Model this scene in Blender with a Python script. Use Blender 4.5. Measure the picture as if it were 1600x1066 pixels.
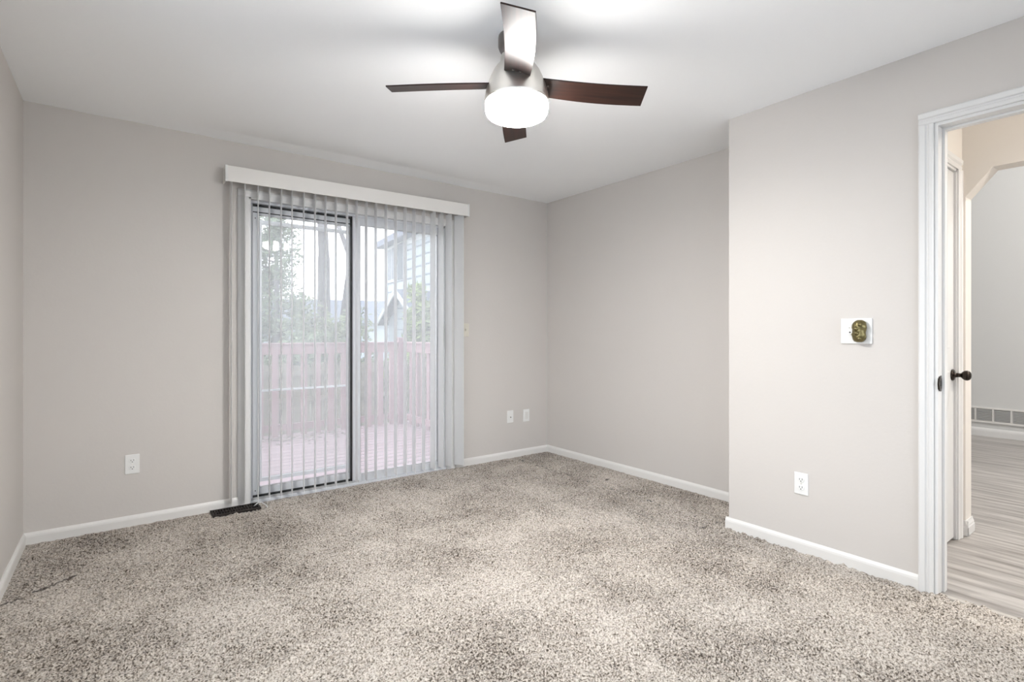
import bpy, bmesh, math, random
import numpy as np
from mathutils import Vector, Matrix
PI = math.pi
for o in list(bpy.data.objects): bpy.data.objects.remove(o)
S = bpy.context.scene
COL = S.collection
random.seed(7); np.random.seed(7)

# ------------------------------------------------------------ camera
cam_d = bpy.data.cameras.new('camera'); cam = bpy.data.objects.new('camera', cam_d); COL.objects.link(cam)
cam.location = (0, 0, 1.165); cam.rotation_euler = (PI/2, 0, -math.atan2(0.6, 0.8))
cam_d.sensor_width = 36; cam_d.lens = 813.5/1600*36; cam_d.shift_y = -13/1600; cam_d.clip_start = 0.02; cam_d.clip_end = 300
S.camera = cam
# ------------------------------------------------------------ world
SKY = 2.25
w = bpy.data.worlds.new('World'); S.world = w; w.use_nodes = True
nt = w.node_tree; bg = nt.nodes['Background']
tc = nt.nodes.new('ShaderNodeTexCoord'); sep = nt.nodes.new('ShaderNodeSeparateXYZ'); rmp = nt.nodes.new('ShaderNodeValToRGB')
nt.links.new(tc.outputs['Generated'], sep.inputs[0]); nt.links.new(sep.outputs['Z'], rmp.inputs[0]); nt.links.new(rmp.outputs[0], bg.inputs[0])
rmp.color_ramp.elements[0].position = 0.0; rmp.color_ramp.elements[0].color = (0.90, 0.94, 1.0, 1)
rmp.color_ramp.elements[1].position = 0.8; rmp.color_ramp.elements[1].color = (0.80, 0.90, 1.0, 1)
bg.inputs[1].default_value = SKY
# ------------------------------------------------------------ colour management
vs = S.view_settings; vs.view_transform = 'Standard'; vs.look = 'None'; vs.gamma = 1; vs.exposure = 0.80; vs.use_curve_mapping = False
LAMP = 154.0          # glass shade of the ceiling fan
HALL = 90.0; LIVING = 400.0  # strengths of the lamps added out of view in hall and far room
# portals: sampling helpers of the sky light in the door and the added windows
def portal(loc, rot, sx, sy):
    l = bpy.data.lights.new('portal', 'AREA'); l.shape = 'RECTANGLE'; l.size = sx; l.size_y = sy; l.cycles.is_portal = True
    o = bpy.data.objects.new('window_light_portal', l); COL.objects.link(o); o.location = loc; o.rotation_euler = rot
portal((1.46, 4.20, 1.05), (-PI/2, 0, 0), 1.62, 2.1)
portal((-0.62, 1.15, 1.30), (0, -PI/2, 0), 1.8, 2.7)
portal((1.40, -0.80, 1.30), (PI/2, 0, 0), 2.8, 1.8)

# ------------------------------------------------------------ materials
def mat(name, col, rough=0.5, metal=0.0, bump=None, var=None, coat=0.0, spec=None):
    m = bpy.data.materials.new(name); m.use_nodes = True; n = m.node_tree.nodes; L = m.node_tree.links
    p = n['Principled BSDF']; p.inputs['Base Color'].default_value = (*col, 1); p.inputs['Roughness'].default_value = rough
    p.inputs['Metallic'].default_value = metal; p.inputs['Coat Weight'].default_value = coat
    if spec is not None: p.inputs['Specular IOR Level'].default_value = spec
    t = n.new('ShaderNodeNewGeometry')
    if var:
        scale, amt = var
        no = n.new('ShaderNodeTexNoise'); no.inputs['Scale'].default_value = scale; no.inputs['Detail'].default_value = 4
        L.new(t.outputs['Position'], no.inputs['Vector'])
        mx = n.new('ShaderNodeMix'); mx.data_type = 'RGBA'
        mx.inputs[6].default_value = (*[c*(1-amt) for c in col], 1); mx.inputs[7].default_value = (*[min(1, c*(1+amt)) for c in col], 1)
        L.new(no.outputs['Fac'], mx.inputs[0]); L.new(mx.outputs[2], p.inputs['Base Color'])
    if bump:
        scale, st, dist = bump
        no = n.new('ShaderNodeTexNoise'); no.inputs['Scale'].default_value = scale; no.inputs['Detail'].default_value = 3
        L.new(t.outputs['Position'], no.inputs['Vector'])
        b = n.new('ShaderNodeBump'); b.inputs['Strength'].default_value = st; b.inputs['Distance'].default_value = dist
        L.new(no.outputs['Fac'], b.inputs['Height']); L.new(b.outputs[0], p.inputs['Normal'])
    return m
def stripes(name, c1, c2, rough, scale, detail=6, wid=None, gap=0.02, gapcol=None, axis='Y', bumpd=0.0):
    """wood planks: streaks stretched along axis, plank seams across the other axis of width wid"""
    m = bpy.data.materials.new(name); m.use_nodes = True; n = m.node_tree.nodes; L = m.node_tree.links
    p = n['Principled BSDF']; p.inputs['Roughness'].default_value = rough
    tcn = n.new('ShaderNodeTexCoord'); mp = n.new('ShaderNodeMapping'); L.new(tcn.outputs['Object'], mp.inputs[0])
    mp.inputs['Scale'].default_value = scale
    sp = n.new('ShaderNodeSeparateXYZ'); L.new(tcn.outputs['Object'], sp.inputs[0])
    vec = mp.outputs[0]
    ac = 'X' if axis == 'Y' else 'Y'
    if wid:
        dv = n.new('ShaderNodeMath'); dv.operation = 'DIVIDE'; L.new(sp.outputs[ac], dv.inputs[0]); dv.inputs[1].default_value = wid
        fl = n.new('ShaderNodeMath'); fl.operation = 'FLOOR'; L.new(dv.outputs[0], fl.inputs[0])
        wn = n.new('ShaderNodeTexWhiteNoise'); wn.noise_dimensions = '1D'; L.new(fl.outputs[0], wn.inputs['W'])
        ad = n.new('ShaderNodeVectorMath'); ad.operation = 'MULTIPLY_ADD'
        L.new(wn.outputs['Color'], ad.inputs[0]); ad.inputs[1].default_value = (40, 40, 40); L.new(mp.outputs[0], ad.inputs[2]); vec = ad.outputs[0]
    no = n.new('ShaderNodeTexNoise'); no.inputs['Scale'].default_value = 1; no.inputs['Detail'].default_value = detail; no.inputs['Roughness'].default_value = .6; L.new(vec, no.inputs['Vector'])
    r = n.new('ShaderNodeValToRGB'); r.color_ramp.elements[0].position = .33; r.color_ramp.elements[1].position = .67
    r.color_ramp.elements[0].color = (*c1, 1); r.color_ramp.elements[1].color = (*c2, 1)
    L.new(no.outputs['Fac'], r.inputs[0]); out = r.outputs[0]
    if wid:
        fr = n.new('ShaderNodeMath'); fr.operation = 'FRACT'; L.new(dv.outputs[0], fr.inputs[0])
        lt = n.new('ShaderNodeMath'); lt.operation = 'LESS_THAN'; L.new(fr.outputs[0], lt.inputs[0]); lt.inputs[1].default_value = gap
        mx = n.new('ShaderNodeMix'); mx.data_type = 'RGBA'; L.new(lt.outputs[0], mx.inputs[0]); L.new(out, mx.inputs[6]); mx.inputs[7].default_value = (*(gapcol or c1), 1); out = mx.outputs[2]
    L.new(out, p.inputs['Base Color'])
    return m
def emis(name, col, st, base=(0.9, 0.9, 0.88)):
    m = mat(name, base, 0.3); p = m.node_tree.nodes['Principled BSDF']
    p.inputs['Emission Color'].default_value = (*col, 1); p.inputs['Emission Strength'].default_value = st
    return m
def glass(name, veil, tint=(1, 1, 1)):
    """window glass: clear, a little reflection, a white veil standing in for overexposed daylight"""
    m = bpy.data.materials.new(name); m.use_nodes = True; n = m.node_tree.nodes; L = m.node_tree.links
    n.remove(n['Principled BSDF']); out = n['Material Output']
    tr = n.new('ShaderNodeBsdfTransparent'); tr.inputs[0].default_value = (*tint, 1)
    gl = n.new('ShaderNodeBsdfGlossy'); gl.inputs['Roughness'].default_value = 0.02
    df = n.new('ShaderNodeBsdfTranslucent'); df.inputs[0].default_value = (0.97, 0.97, 0.96, 1)  # white veil mixed into the pane for the washed-out daylight
    m1 = n.new('ShaderNodeMixShader'); m1.inputs[0].default_value = veil; L.new(tr.outputs[0], m1.inputs[1]); L.new(df.outputs[0], m1.inputs[2])
    fr = n.new('ShaderNodeFresnel'); fr.inputs[0].default_value = 1.25
    m2 = n.new('ShaderNodeMixShader'); L.new(fr.outputs[0], m2.inputs[0]); L.new(m1.outputs[0], m2.inputs[1]); L.new(gl.outputs[0], m2.inputs[2])
    L.new(m2.outputs[0], out.inputs[0]); return m
def translucent(name, col, t, rough=.4):
    m = mat(name, col, rough); n = m.node_tree.nodes; L = m.node_tree.links
    df = n.new('ShaderNodeBsdfTranslucent'); df.inputs[0].default_value = (*col, 1)
    mx = n.new('ShaderNodeMixShader'); mx.inputs[0].default_value = t
    L.new(n['Principled BSDF'].outputs[0], mx.inputs[1]); L.new(df.outputs[0], mx.inputs[2]); L.new(mx.outputs[0], n['Material Output'].inputs[0]); return m

WALLC = (0.597, 0.566, 0.536)
M = dict(
    wall=mat('greige_wall_paint', WALLC, 0.6, bump=(60, .25, .002), var=(1.2, .02)),
    ceil=mat('white_ceiling_paint', (0.945, 0.955, 0.965), 0.85, bump=(45, .15, .002)),
    hallwall=mat('cream_wall_paint', (0.74, 0.70, 0.65), 0.6, bump=(60, .2, .002)),
    greywall=mat('light_grey_wall_paint', (0.62, 0.62, 0.61), 0.6, bump=(60, .2, .002)),
    trim=mat('white_trim_paint', (0.73, 0.715, 0.69), 0.35),
    white=mat('white_semi_gloss_paint', (0.71, 0.705, 0.695), 0.3),
    vinyl=mat('pale_grey_vinyl', (0.66, 0.68, 0.71), 0.35),
    vinyld=mat('worn_grey_aluminium', (0.50, 0.50, 0.50), 0.4, 0.3),
    blackrub=mat('black_rubber_gasket', (0.02, 0.02, 0.02), 0.7),
    vane=translucent('white_pvc_vane', (0.92, 0.92, 0.92), .6),
    valance=mat('ivory_valance_plastic', (0.78, 0.76, 0.73), .4),
    plate=mat('white_plastic_plate', (0.79, 0.79, 0.775), .3),
    slot=mat('dark_slot', (0.03, 0.03, 0.03), .6),
    nickel=mat('brushed_nickel', (0.86, 0.83, 0.78), .38, 1.0, bump=(400, .05, .0005)),
    nickeld=mat('dark_nickel', (0.25, 0.23, 0.22), .35, 1.0),
    bronze=mat('oil_rubbed_bronze', (0.035, 0.027, 0.022), .22, .85),
    oldbronze=mat('antique_bronze', (0.20, 0.17, 0.08), .32, .9, bump=(90, .5, .004), var=(70, .45)),
    register=mat('dark_brown_register_metal', (0.018, 0.012, 0.009), .6, .2),
    redwood=mat('faded_red_railing_stain', (0.34, 0.215, 0.22), .8, var=(9, .22)),
    post=mat('faded_red_post_stain', (0.31, 0.185, 0.20), .8, var=(6, .2)),
    fence=mat('weathered_cedar', (0.25, 0.22, 0.17), .9, var=(7, .35)),
    siding=mat('pale_blue_grey_siding', (0.42, 0.47, 0.51), .7),
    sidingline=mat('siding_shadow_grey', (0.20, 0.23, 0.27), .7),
    housetrim=mat('house_trim_white', (0.68, 0.70, 0.72), .7),
    fascia=mat('lavender_grey_fascia', (0.20, 0.21, 0.27), .8),
    roof=mat('grey_shingle', (0.15, 0.16, 0.19), .95, var=(12, .3)),
    shutter=mat('slate_shutter', (0.07, 0.09, 0.11), .7),
    hglass=mat('house_window_pane', (0.10, 0.12, 0.15), .5),
    patio=mat('pale_bounce_ground', (0.55, 0.545, 0.55), .9, var=(4, .06)),  # ground colour kept pale to bounce daylight onto the ceiling
    ground=mat('lawn', (0.20, 0.19, 0.14), .95, var=(3, .3)),
    bark=mat('grey_bark', (0.16, 0.14, 0.14), .95, var=(14, .3)),
    leaf=mat('evergreen_needles', (0.17, 0.21, 0.12), .9, var=(5, .4)),
    leaf2=mat('olive_foliage', (0.22, 0.25, 0.13), .9, var=(5, .35)),
    leaf3=mat('yellow_green_foliage', (0.25, 0.31, 0.11), .9, var=(5, .3)),
    beige=mat('beige_plastic', (0.66, 0.63, 0.55), .45),
    threshold=mat('oak_threshold', (0.42, 0.39, 0.35), .5),
    ventgrey=mat('grey_louvre', (0.36, 0.36, 0.355), .6),
    laminate=stripes('light_grey_oak_laminate', (0.20, 0.18, 0.165), (0.47, 0.445, 0.42), .38, (22, 1.6, 1), wid=.19, gap=.012, gapcol=(.25, .22, .2), axis='Y'),
    deckwood=stripes('faded_red_deck_boards', (0.26, 0.165, 0.17), (0.42, 0.31, 0.315), .75, (1.2, 16, 1), wid=.14, gap=.11, gapcol=(.05, .03, .032), axis='X'),
    glassL=glass('door_glass_veiled', .21), glassR=glass('door_glass', .21), glassW=glass('window_glass', .04),
    shade=emis('lit_frosted_glass', (1.0, 0.98, 0.955), LAMP),
    hallshade=emis('hall_fill_lamp_glass', (1.0, 0.92, 0.82), HALL),
    livshade=emis('living_fill_lamp_glass', (1.0, 0.98, 0.96), LIVING),
)
def shade_profile(m):      # rim emission lowered to keep the ceiling from clipping; the bowl's floor glows brighter
    n = m.node_tree.nodes; L = m.node_tree.links; g = n.new('ShaderNodeNewGeometry'); s_ = n.new('ShaderNodeSeparateXYZ'); L.new(g.outputs['Normal'], s_.inputs[0])
    mr = n.new('ShaderNodeMapRange'); mr.inputs['From Min'].default_value = 0; mr.inputs['From Max'].default_value = -1; mr.inputs['To Min'].default_value = LAMP*.27; mr.inputs['To Max'].default_value = LAMP
    L.new(s_.outputs['Z'], mr.inputs['Value']); L.new(mr.outputs[0], n['Principled BSDF'].inputs['Emission Strength'])
shade_profile(M['shade'])
# fan blade wood
def blade_mat():
    m = bpy.data.materials.new('dark_walnut_blade'); m.use_nodes = True; n = m.node_tree.nodes; L = m.node_tree.links
    p = n['Principled BSDF']; p.inputs['Roughness'].default_value = .42; p.inputs['Coat Weight'].default_value = .12; p.inputs['Specular IOR Level'].default_value = .35; p.inputs['Coat Roughness'].default_value = .3
    t = n.new('ShaderNodeTexCoord'); mp = n.new('ShaderNodeMapping'); mp.inputs['Scale'].default_value = (3, 60, 60)
    no = n.new('ShaderNodeTexNoise'); no.inputs['Detail'].default_value = 6; no.inputs['Scale'].default_value = 1
    r = n.new('ShaderNodeValToRGB'); r.color_ramp.elements[0].color = (0.008, 0.0035, 0.003, 1); r.color_ramp.elements[1].color = (0.034, 0.012, 0.007, 1)
    r.color_ramp.elements[0].position = .3; r.color_ramp.elements[1].position = .7
    L.new(t.outputs['Object'], mp.inputs[0]); L.new(mp.outputs[0], no.inputs[0]); L.new(no.outputs[0], r.inputs[0]); L.new(r.outputs[0], p.inputs['Base Color'])
    return m
M['blade'] = blade_mat()
def carpet_mat():
    m = bpy.data.materials.new('beige_frieze_carpet'); m.use_nodes = True; n = m.node_tree.nodes; L = m.node_tree.links
    p = n['Principled BSDF']; p.inputs['Roughness'].default_value = .95; p.inputs['Sheen Weight'].default_value = .25; p.inputs['Specular IOR Level'].default_value = .1
    g = n.new('ShaderNodeNewGeometry')
    fine = n.new('ShaderNodeTexNoise'); fine.inputs['Scale'].default_value = 135; fine.inputs['Detail'].default_value = 3; fine.inputs['Roughness'].default_value = .65
    big = n.new('ShaderNodeTexNoise'); big.inputs['Scale'].default_value = 2.3; big.inputs['Detail'].default_value = 5; big.inputs['Roughness'].default_value = .6
    for q in (fine, big): L.new(g.outputs['Position'], q.inputs['Vector'])
    mul = n.new('ShaderNodeMath'); mul.operation = 'MULTIPLY_ADD'; L.new(big.outputs[0], mul.inputs[0]); mul.inputs[1].default_value = .32; mul.inputs[2].default_value = -.168
    ad = n.new('ShaderNodeMath'); ad.operation = 'ADD'; L.new(fine.outputs[0], ad.inputs[0]); L.new(mul.outputs[0], ad.inputs[1])
    r = n.new('ShaderNodeValToRGB'); e = r.color_ramp.elements
    e[0].position = .36; e[0].color = (0.045, 0.033, 0.024, 1); e[1].position = .62; e[1].color = (0.60, 0.55, 0.49, 1)
    k = e.new(.46); k.color = (0.315, 0.272, 0.228, 1)
    L.new(ad.outputs[0], r.inputs[0])
    at = n.new('ShaderNodeAttribute'); at.attribute_name = 'mark'
    mx = n.new('ShaderNodeMix'); mx.data_type = 'RGBA'; L.new(at.outputs['Fac'], mx.inputs[0]); L.new(r.outputs[0], mx.inputs[6]); mx.inputs[7].default_value = (0.035, 0.025, 0.02, 1)
    L.new(mx.outputs[2], p.inputs['Base Color'])
    b = n.new('ShaderNodeBump'); b.inputs['Strength'].default_value = .6; b.inputs['Distance'].default_value = .006
    L.new(fine.outputs[0], b.inputs['Height']); L.new(b.outputs[0], p.inputs['Normal'])
    return m
M['carpet'] = carpet_mat()

# ------------------------------------------------------------ mesh helpers
class MB:
    def __init__(s): s.v = []; s.f = []; s.sm = []
    def add(s, vs, fs, smooth=False):
        b = len(s.v); s.v += [tuple(v) for v in vs]; s.f += [tuple(b+i for i in f) for f in fs]; s.sm += [smooth]*len(fs); return s
    def box(s, x0, x1, y0, y1, z0, z1, mtx=None):
        vs = [Vector((x, y, z)) for z in (z0, z1) for y in (y0, y1) for x in (x0, x1)]
        if mtx is not None: vs = [mtx @ v for v in vs]
        return s.add(vs, [(0,2,3,1),(4,5,7,6),(0,1,5,4),(2,6,7,3),(0,4,6,2),(1,3,7,5)])
    def tube(s, p0, p1, r0, r1=None, n=16, caps=True):
        p0 = Vector(p0); p1 = Vector(p1); r1 = r0 if r1 is None else r1
        d = (p1-p0).normalized(); u = d.orthogonal().normalized(); v = d.cross(u)
        vs = [p + (u*math.cos(2*PI*i/n)+v*math.sin(2*PI*i/n))*r for p, r in ((p0, r0), (p1, r1)) for i in range(n)]
        s.add(vs, [(i, (i+1) % n, n+(i+1) % n, n+i) for i in range(n)], True)
        if caps: s.add(vs[:n], [tuple(reversed(range(n)))]); s.add(vs[n:], [tuple(range(n))])
        return s
    def lathe(s, prof, n=48, mtx=None):
        """prof: list (r, z); r = 0 closes"""
        mtx = mtx or Matrix.Identity(4); vs = []; 
        for r, z in prof: vs += [mtx @ Vector((r*math.cos(2*PI*i/n), r*math.sin(2*PI*i/n), z)) for i in range(n)]
        fs = []
        for k in range(len(prof)-1):
            for i in range(n): j = (i+1) % n; fs.append((k*n+i, k*n+j, (k+1)*n+j, (k+1)*n+i))
        return s.add(vs, fs, True)
    def prism(s, poly, a, b, axis='z', smooth=False):
        """extrude a closed 2-D polygon between a and b along axis. x: poly=(y,z); y: (x,z); z: (x,y)"""
        def P(p, t):
            return {'z': (p[0], p[1], t), 'y': (p[0], t, p[1]), 'x': (t, p[0], p[1])}[axis]
        n = len(poly); vs = [P(p, a) for p in poly]+[P(p, b) for p in poly]
        s.add(vs, [(i, (i+1) % n, n+(i+1) % n, n+i) for i in range(n)], smooth)
        return s.add(vs, [tuple(reversed(range(n))), tuple(range(n, 2*n))])
    def build(s, name, m, parent=None, bevel=0, seg=2, loc=None, fix=True):
        me = bpy.data.meshes.new(name); me.from_pydata(s.v, [], s.f); me.update()
        me.polygons.foreach_set('use_smooth', s.sm)
        if fix:
            bm = bmesh.new(); bm.from_mesh(me); bmesh.ops.remove_doubles(bm, verts=bm.verts, dist=1e-5); bmesh.ops.recalc_face_normals(bm, faces=bm.faces); bm.to_mesh(me); bm.free()
        me.materials.append(m)
        o = bpy.data.objects.new(name, me); COL.objects.link(o)
        if parent is not None: o.parent = parent
        if loc is not None: o.location = loc
        if bevel:
            b = o.modifiers.new('bevel', 'BEVEL'); b.width = bevel; b.segments = seg; b.limit_method = 'ANGLE'; b.angle_limit = math.radians(40)
        return o
def tag(o, label=None, cat=None, group=None, kind=None):
    if label: o['label'] = label
    if cat: o['category'] = cat
    if group: o['group'] = group
    if kind: o['kind'] = kind
    return o
def empty(name, loc, label, cat, group=None, rz=0, rot=None, kind=None):
    o = bpy.data.objects.new(name, None); COL.objects.link(o); o.location = loc; o.rotation_euler = rot or (0, 0, rz); o.empty_display_size = .1
    return tag(o, label, cat, group, kind)
def struct(o, label=None, cat='structure'):
    o['kind'] = 'structure'; o['label'] = label or o.name.replace('_', ' '); o['category'] = cat; return o
def copy_obj(o, parent=None):
    c = o.copy(); COL.objects.link(c)
    if parent is not None: c.parent = parent
    return c

# ------------------------------------------------------------ room shell
WY = 3.895; LX = -0.432; RX = 3.356; JX = 2.906; JY = 1.716; BY = -0.62; CH = 2.44
WT = 0.12
DX0, DX1, DZ = 0.690, 2.235, 2.085       # sliding door opening
# wall with the sliding door
b = MB(); b.prism([(LX-.15, -.05), (DX0, -.05), (DX0, DZ), (DX1, DZ), (DX1, -.05), (RX+.15, -.05), (RX+.15, CH+.1), (LX-.15, CH+.1)], WY, WY+WT, 'y')
struct(b.build('wall_back', M['wall'], bevel=0), 'greige painted wall around the sliding glass door', 'wall')
# left wall with an unseen window beside the camera, added to let in daylight
b = MB(); W0, W1, WZ0, WZ1 = -0.2, 2.5, .40, 2.2
b.box(LX-WT, LX, BY-.1, W0, -.05, CH+.1); b.box(LX-WT, LX, W1, WY+.01, -.05, CH+.1); b.box(LX-WT, LX, W0, W1, -.05, WZ0); b.box(LX-WT, LX, W0, W1, WZ1, CH+.1)
struct(b.build('wall_left', M['wall']), 'greige painted wall at the left edge', 'wall')
f = MB(); 
for (a, c, d, e) in ((W0, W1, WZ0, WZ0+.05), (W0, W1, WZ1-.05, WZ1), (W0, W0+.05, WZ0, WZ1), (W1-.05, W1, WZ0, WZ1), ((W0+W1)/2-.025, (W0+W1)/2+.025, WZ0, WZ1)):
    f.box(LX-.09, LX-.03, a, c, d, e)
fr = struct(f.build('added_window_1', M['vinyl']), 'added unseen window in the left wall, letting in daylight', 'window')
MB().box(LX-.064, LX-.058, W0+.04, W1-.04, WZ0+.04, WZ1-.04).build('pane', M['glassW'], fr)
# recessed right wall, projecting wall with door opening
b = MB(); b.box(RX, RX+WT, JY-.05, WY+WT, -.05, CH+.1); struct(b.build('wall_right', M['wall']), 'greige painted wall of the recess beside the sliding door wall', 'wall')
OY1, OY0, OZ, JT = 0.729, -0.06, 2.10, 0.109   # door opening in the projecting wall
b = MB()
b.prism([(BY-.1, -.05), (OY0, -.05), (OY0, OZ), (OY1, OZ), (OY1, -.05), (JY, -.05), (JY, CH+.1), (BY-.1, CH+.1)], JX, JX+JT, 'x')
b.box(JX+JT, RX+WT, JY-.1, JY, -.05, CH+.1)
struct(b.build('wall_front_right', M['wall'], bevel=.006), 'greige painted projecting wall with the open doorway', 'wall')
RW = (.0, 2.8, .40, 2.2)  # rear window, added out of view for frontal daylight
b = MB(); b.box(LX-.15, RW[0], BY-WT, BY, -.05, CH+.1); b.box(RW[1], JX, BY-WT, BY, -.05, CH+.1); b.box(RW[0], RW[1], BY-WT, BY, -.05, RW[2]); b.box(RW[0], RW[1], BY-WT, BY, RW[3], CH+.1)
f = MB()
for (a, c, d, e) in ((RW[0], RW[1], RW[2], RW[2]+.05), (RW[0], RW[1], RW[3]-.05, RW[3]), (RW[0], RW[0]+.05, RW[2], RW[3]), (RW[1]-.05, RW[1], RW[2], RW[3]), (1.425, 1.475, RW[2], RW[3])):
    f.box(a, c, BY-.09, BY-.03, d, e)
fr = struct(f.build('added_window_2', M['vinyl']), 'added unseen window behind the camera, letting in daylight', 'window')
MB().box(RW[0]+.04, RW[1]-.04, BY-.064, BY-.058, RW[2]+.04, RW[3]-.04).build('pane', M['glassW'], fr)
struct(b.build('wall_rear', M['wall']), 'greige painted wall behind the camera', 'wall')
# ceiling: flat, with a shallow crease and drop along the door wall
nx, ys = 90, [BY-.1, 0, 1.5, 3.0, 3.25, 3.35, 3.45, 3.55, 3.65, 3.72, 3.765, 3.78, 3.80, 3.83, 3.86, WY+.01]
xs = [LX-.02+(RX+.05-LX)*i/nx for i in range(nx+1)]
vs = []; 
for y in ys:
    for x in xs:
        env = max(0, math.sin(PI*min(1, max(0, (x+0.1)/3.3))))**.8
        t = min(1, max(0, (y-3.765)/(WY-3.765))); u = min(1, max(0, (y-3.25)/.515))
        wob = .0012*math.sin(x*7)+.0010*math.sin(x*17+1)
        vs.append((x, y, CH + (0.024*env)*((u*u) if t <= 0 else (1 - t)) + wob*t))
fs = [(j*(nx+1)+i, j*(nx+1)+i+1, (j+1)*(nx+1)+i+1, (j+1)*(nx+1)+i) for j in range(len(ys)-1) for i in range(nx)]
b = MB(); b.add(vs, fs, True); b.box(LX-.15, RX+.15, BY-.2, WY+.15, CH+.06, CH+.16)
struct(b.build('ceiling', M['ceil'], fix=False), 'white painted ceiling', 'ceiling')
# ------------------------------------------------------------ carpet
def carpet():
    step = .0065
    def grid(x0, x1, y0, y1):
        X = np.arange(x0, x1+step/2, step); Y = np.arange(y0, y1+step/2, step); gx, gy = np.meshgrid(X, Y)
        r = np.random.rand(*gx.shape)
        s = (r + np.roll(r, 1, 0) + np.roll(r, 1, 1) + np.roll(np.roll(r, 1, 0), 1, 1))/4
        r2 = np.random.rand(*gx.shape)
        for _ in range(5): r2 = (r2+np.roll(r2, 1, 0)+np.roll(r2, -1, 0)+np.roll(r2, 1, 1)+np.roll(r2, -1, 1))/5
        z = (s-.5)*.024 + (r2-.5)*.06 - .002
        ed = np.minimum(np.minimum(gx-LX, WY-gy), RX-gx); z = z*np.clip(ed/.05, .2, 1)-.002*np.clip(1-ed/.03, 0, 1)
        z = np.where((gx > .462) & (gx < .738) & (gy > 3.758) & (gy < 3.878), -.03, z)
        jx = (np.random.rand(*gx.shape)-.5)*step*.5; jy = (np.random.rand(*gx.shape)-.5)*step*.5
        z[0,:] = z[-1,:] = 0
        vv = np.stack([gx+jx, gy+jy, z], -1).reshape(-1, 3); h, w_ = gx.shape
        i = np.arange(h*w_).reshape(h, w_)
        ff = np.stack([i[:-1, :-1], i[:-1, 1:], i[1:, 1:], i[1:, :-1]], -1).reshape(-1, 4)
        return vv, ff
    V1, F1 = grid(LX, 2.925, .2, WY+.03); V2, F2 = grid(2.92, RX, JY, WY)
    step = .03; V3, F3 = grid(LX, 2.925, BY, .23)
    V = np.concatenate([V1, V2, V3]); F = np.concatenate([F1, F2+len(V1), F3+len(V1)+len(V2)])
    me = bpy.data.meshes.new('floor'); me.vertices.add(len(V)); me.vertices.foreach_set('co', V.astype(np.float32).ravel())
    me.loops.add(len(F)*4); me.loops.foreach_set('vertex_index', F.astype(np.int32).ravel())
    me.polygons.add(len(F)); me.polygons.foreach_set('loop_start', np.arange(0, len(F)*4, 4, dtype=np.int32)); me.polygons.foreach_set('loop_total', np.full(len(F), 4, dtype=np.int32))
    me.update(calc_edges=True); me.polygons.foreach_set('use_smooth', np.ones(len(F), dtype=bool))
    mk = np.zeros(len(V), dtype=np.float32)
    def seg(x0, y0, x1, y1, wd):
        d = np.array([x1-x0, y1-y0]); L2 = (d**2).sum(); q = V[:, :2]-np.array([x0, y0]); t = np.clip((q@d)/L2, 0, 1)
        dist = np.hypot(*(q-t[:, None]*d).T)+ (np.random.rand(len(V))-.5)*wd
        mk[:] = np.maximum(mk, (dist < wd)*.85)
    seg(-.405, 3.09, -.36, 3.12, .009); seg(-.32, 3.16, -.18, 3.24, .009)
    seg(2.775, 1.80, 2.80, 1.812, .012); seg(3.06, 2.84, 3.09, 2.85, .010)
    a = me.attributes.new('mark', 'FLOAT', 'POINT'); a.data.foreach_set('value', mk)
    me.materials.append(M['carpet']); o = bpy.data.objects.new('floor', me); COL.objects.link(o)
    return struct(o, 'beige speckled frieze carpet floor', 'floor')
carpet()
b = MB(); b.prism([(2.925, -3.1), (8, -3.1), (8, 3.8), (3.88, 3.8), (3.88, .95), (3.02, .95), (3.02, .74), (2.925, .74)], -.05, -.002, 'z')
struct(b.build('floor_hall', M['laminate']), 'light grey wood laminate floor beyond the doorway', 'floor')
b = MB(); b.box(2.905, 2.932, OY0, OY1, -.02, .001); struct(b.build('trim_1', M['threshold'], bevel=.003), 'thin pale threshold strip in the doorway', 'trim')
b = MB(); b.box(LX, RX, BY, WY+.10, -.08, -.03); struct(b.build('floor_slab', M['slot']), 'floor under the carpet', 'floor')
# ------------------------------------------------------------ baseboards
BH = .062
prof = [(0, -.01), (.013, -.01), (.013, BH-.022), (.011, BH-.012), (.007, BH-.005), (.004, BH), (0, BH)]
def base_y(name, x0, x1, y, label):      # along X, on a wall facing -Y
    o = MB().prism([(y-p, z) for p, z in prof], x0, x1, 'x').build(name, M['trim']); return struct(o, label, 'baseboard')
def base_x(name, x, y0, y1, label, sgn=-1):
    o = MB().prism([(x+sgn*p, z) for p, z in prof], y0, y1, 'y').build(name, M['trim']); return struct(o, label, 'baseboard')
base_y('baseboard_back', LX, .625, WY, 'white baseboard left of the sliding door')
base_y('baseboard_back_right', 2.31, RX, WY, 'white baseboard between sliding door and room corner')
base_x('baseboard_left', LX, 2.42, WY, 'white baseboard along the left wall', 1)
base_x('baseboard_right', RX, JY, WY, 'white baseboard along the recessed wall')
base_x('baseboard_front_right', JX, OY1+.055, JY+.013, 'white baseboard along the projecting wall')
base_y('baseboard_return', JX, RX, JY, 'white baseboard on the short return wall')
for o in [bpy.data.objects['baseboard_return']]: o.scale = (1, 1, 1)
# return baseboard must face +Y
o = bpy.data.objects['baseboard_return']; me = o.data
for v in me.vertices: v.co.y = 2*JY - v.co.y

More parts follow.
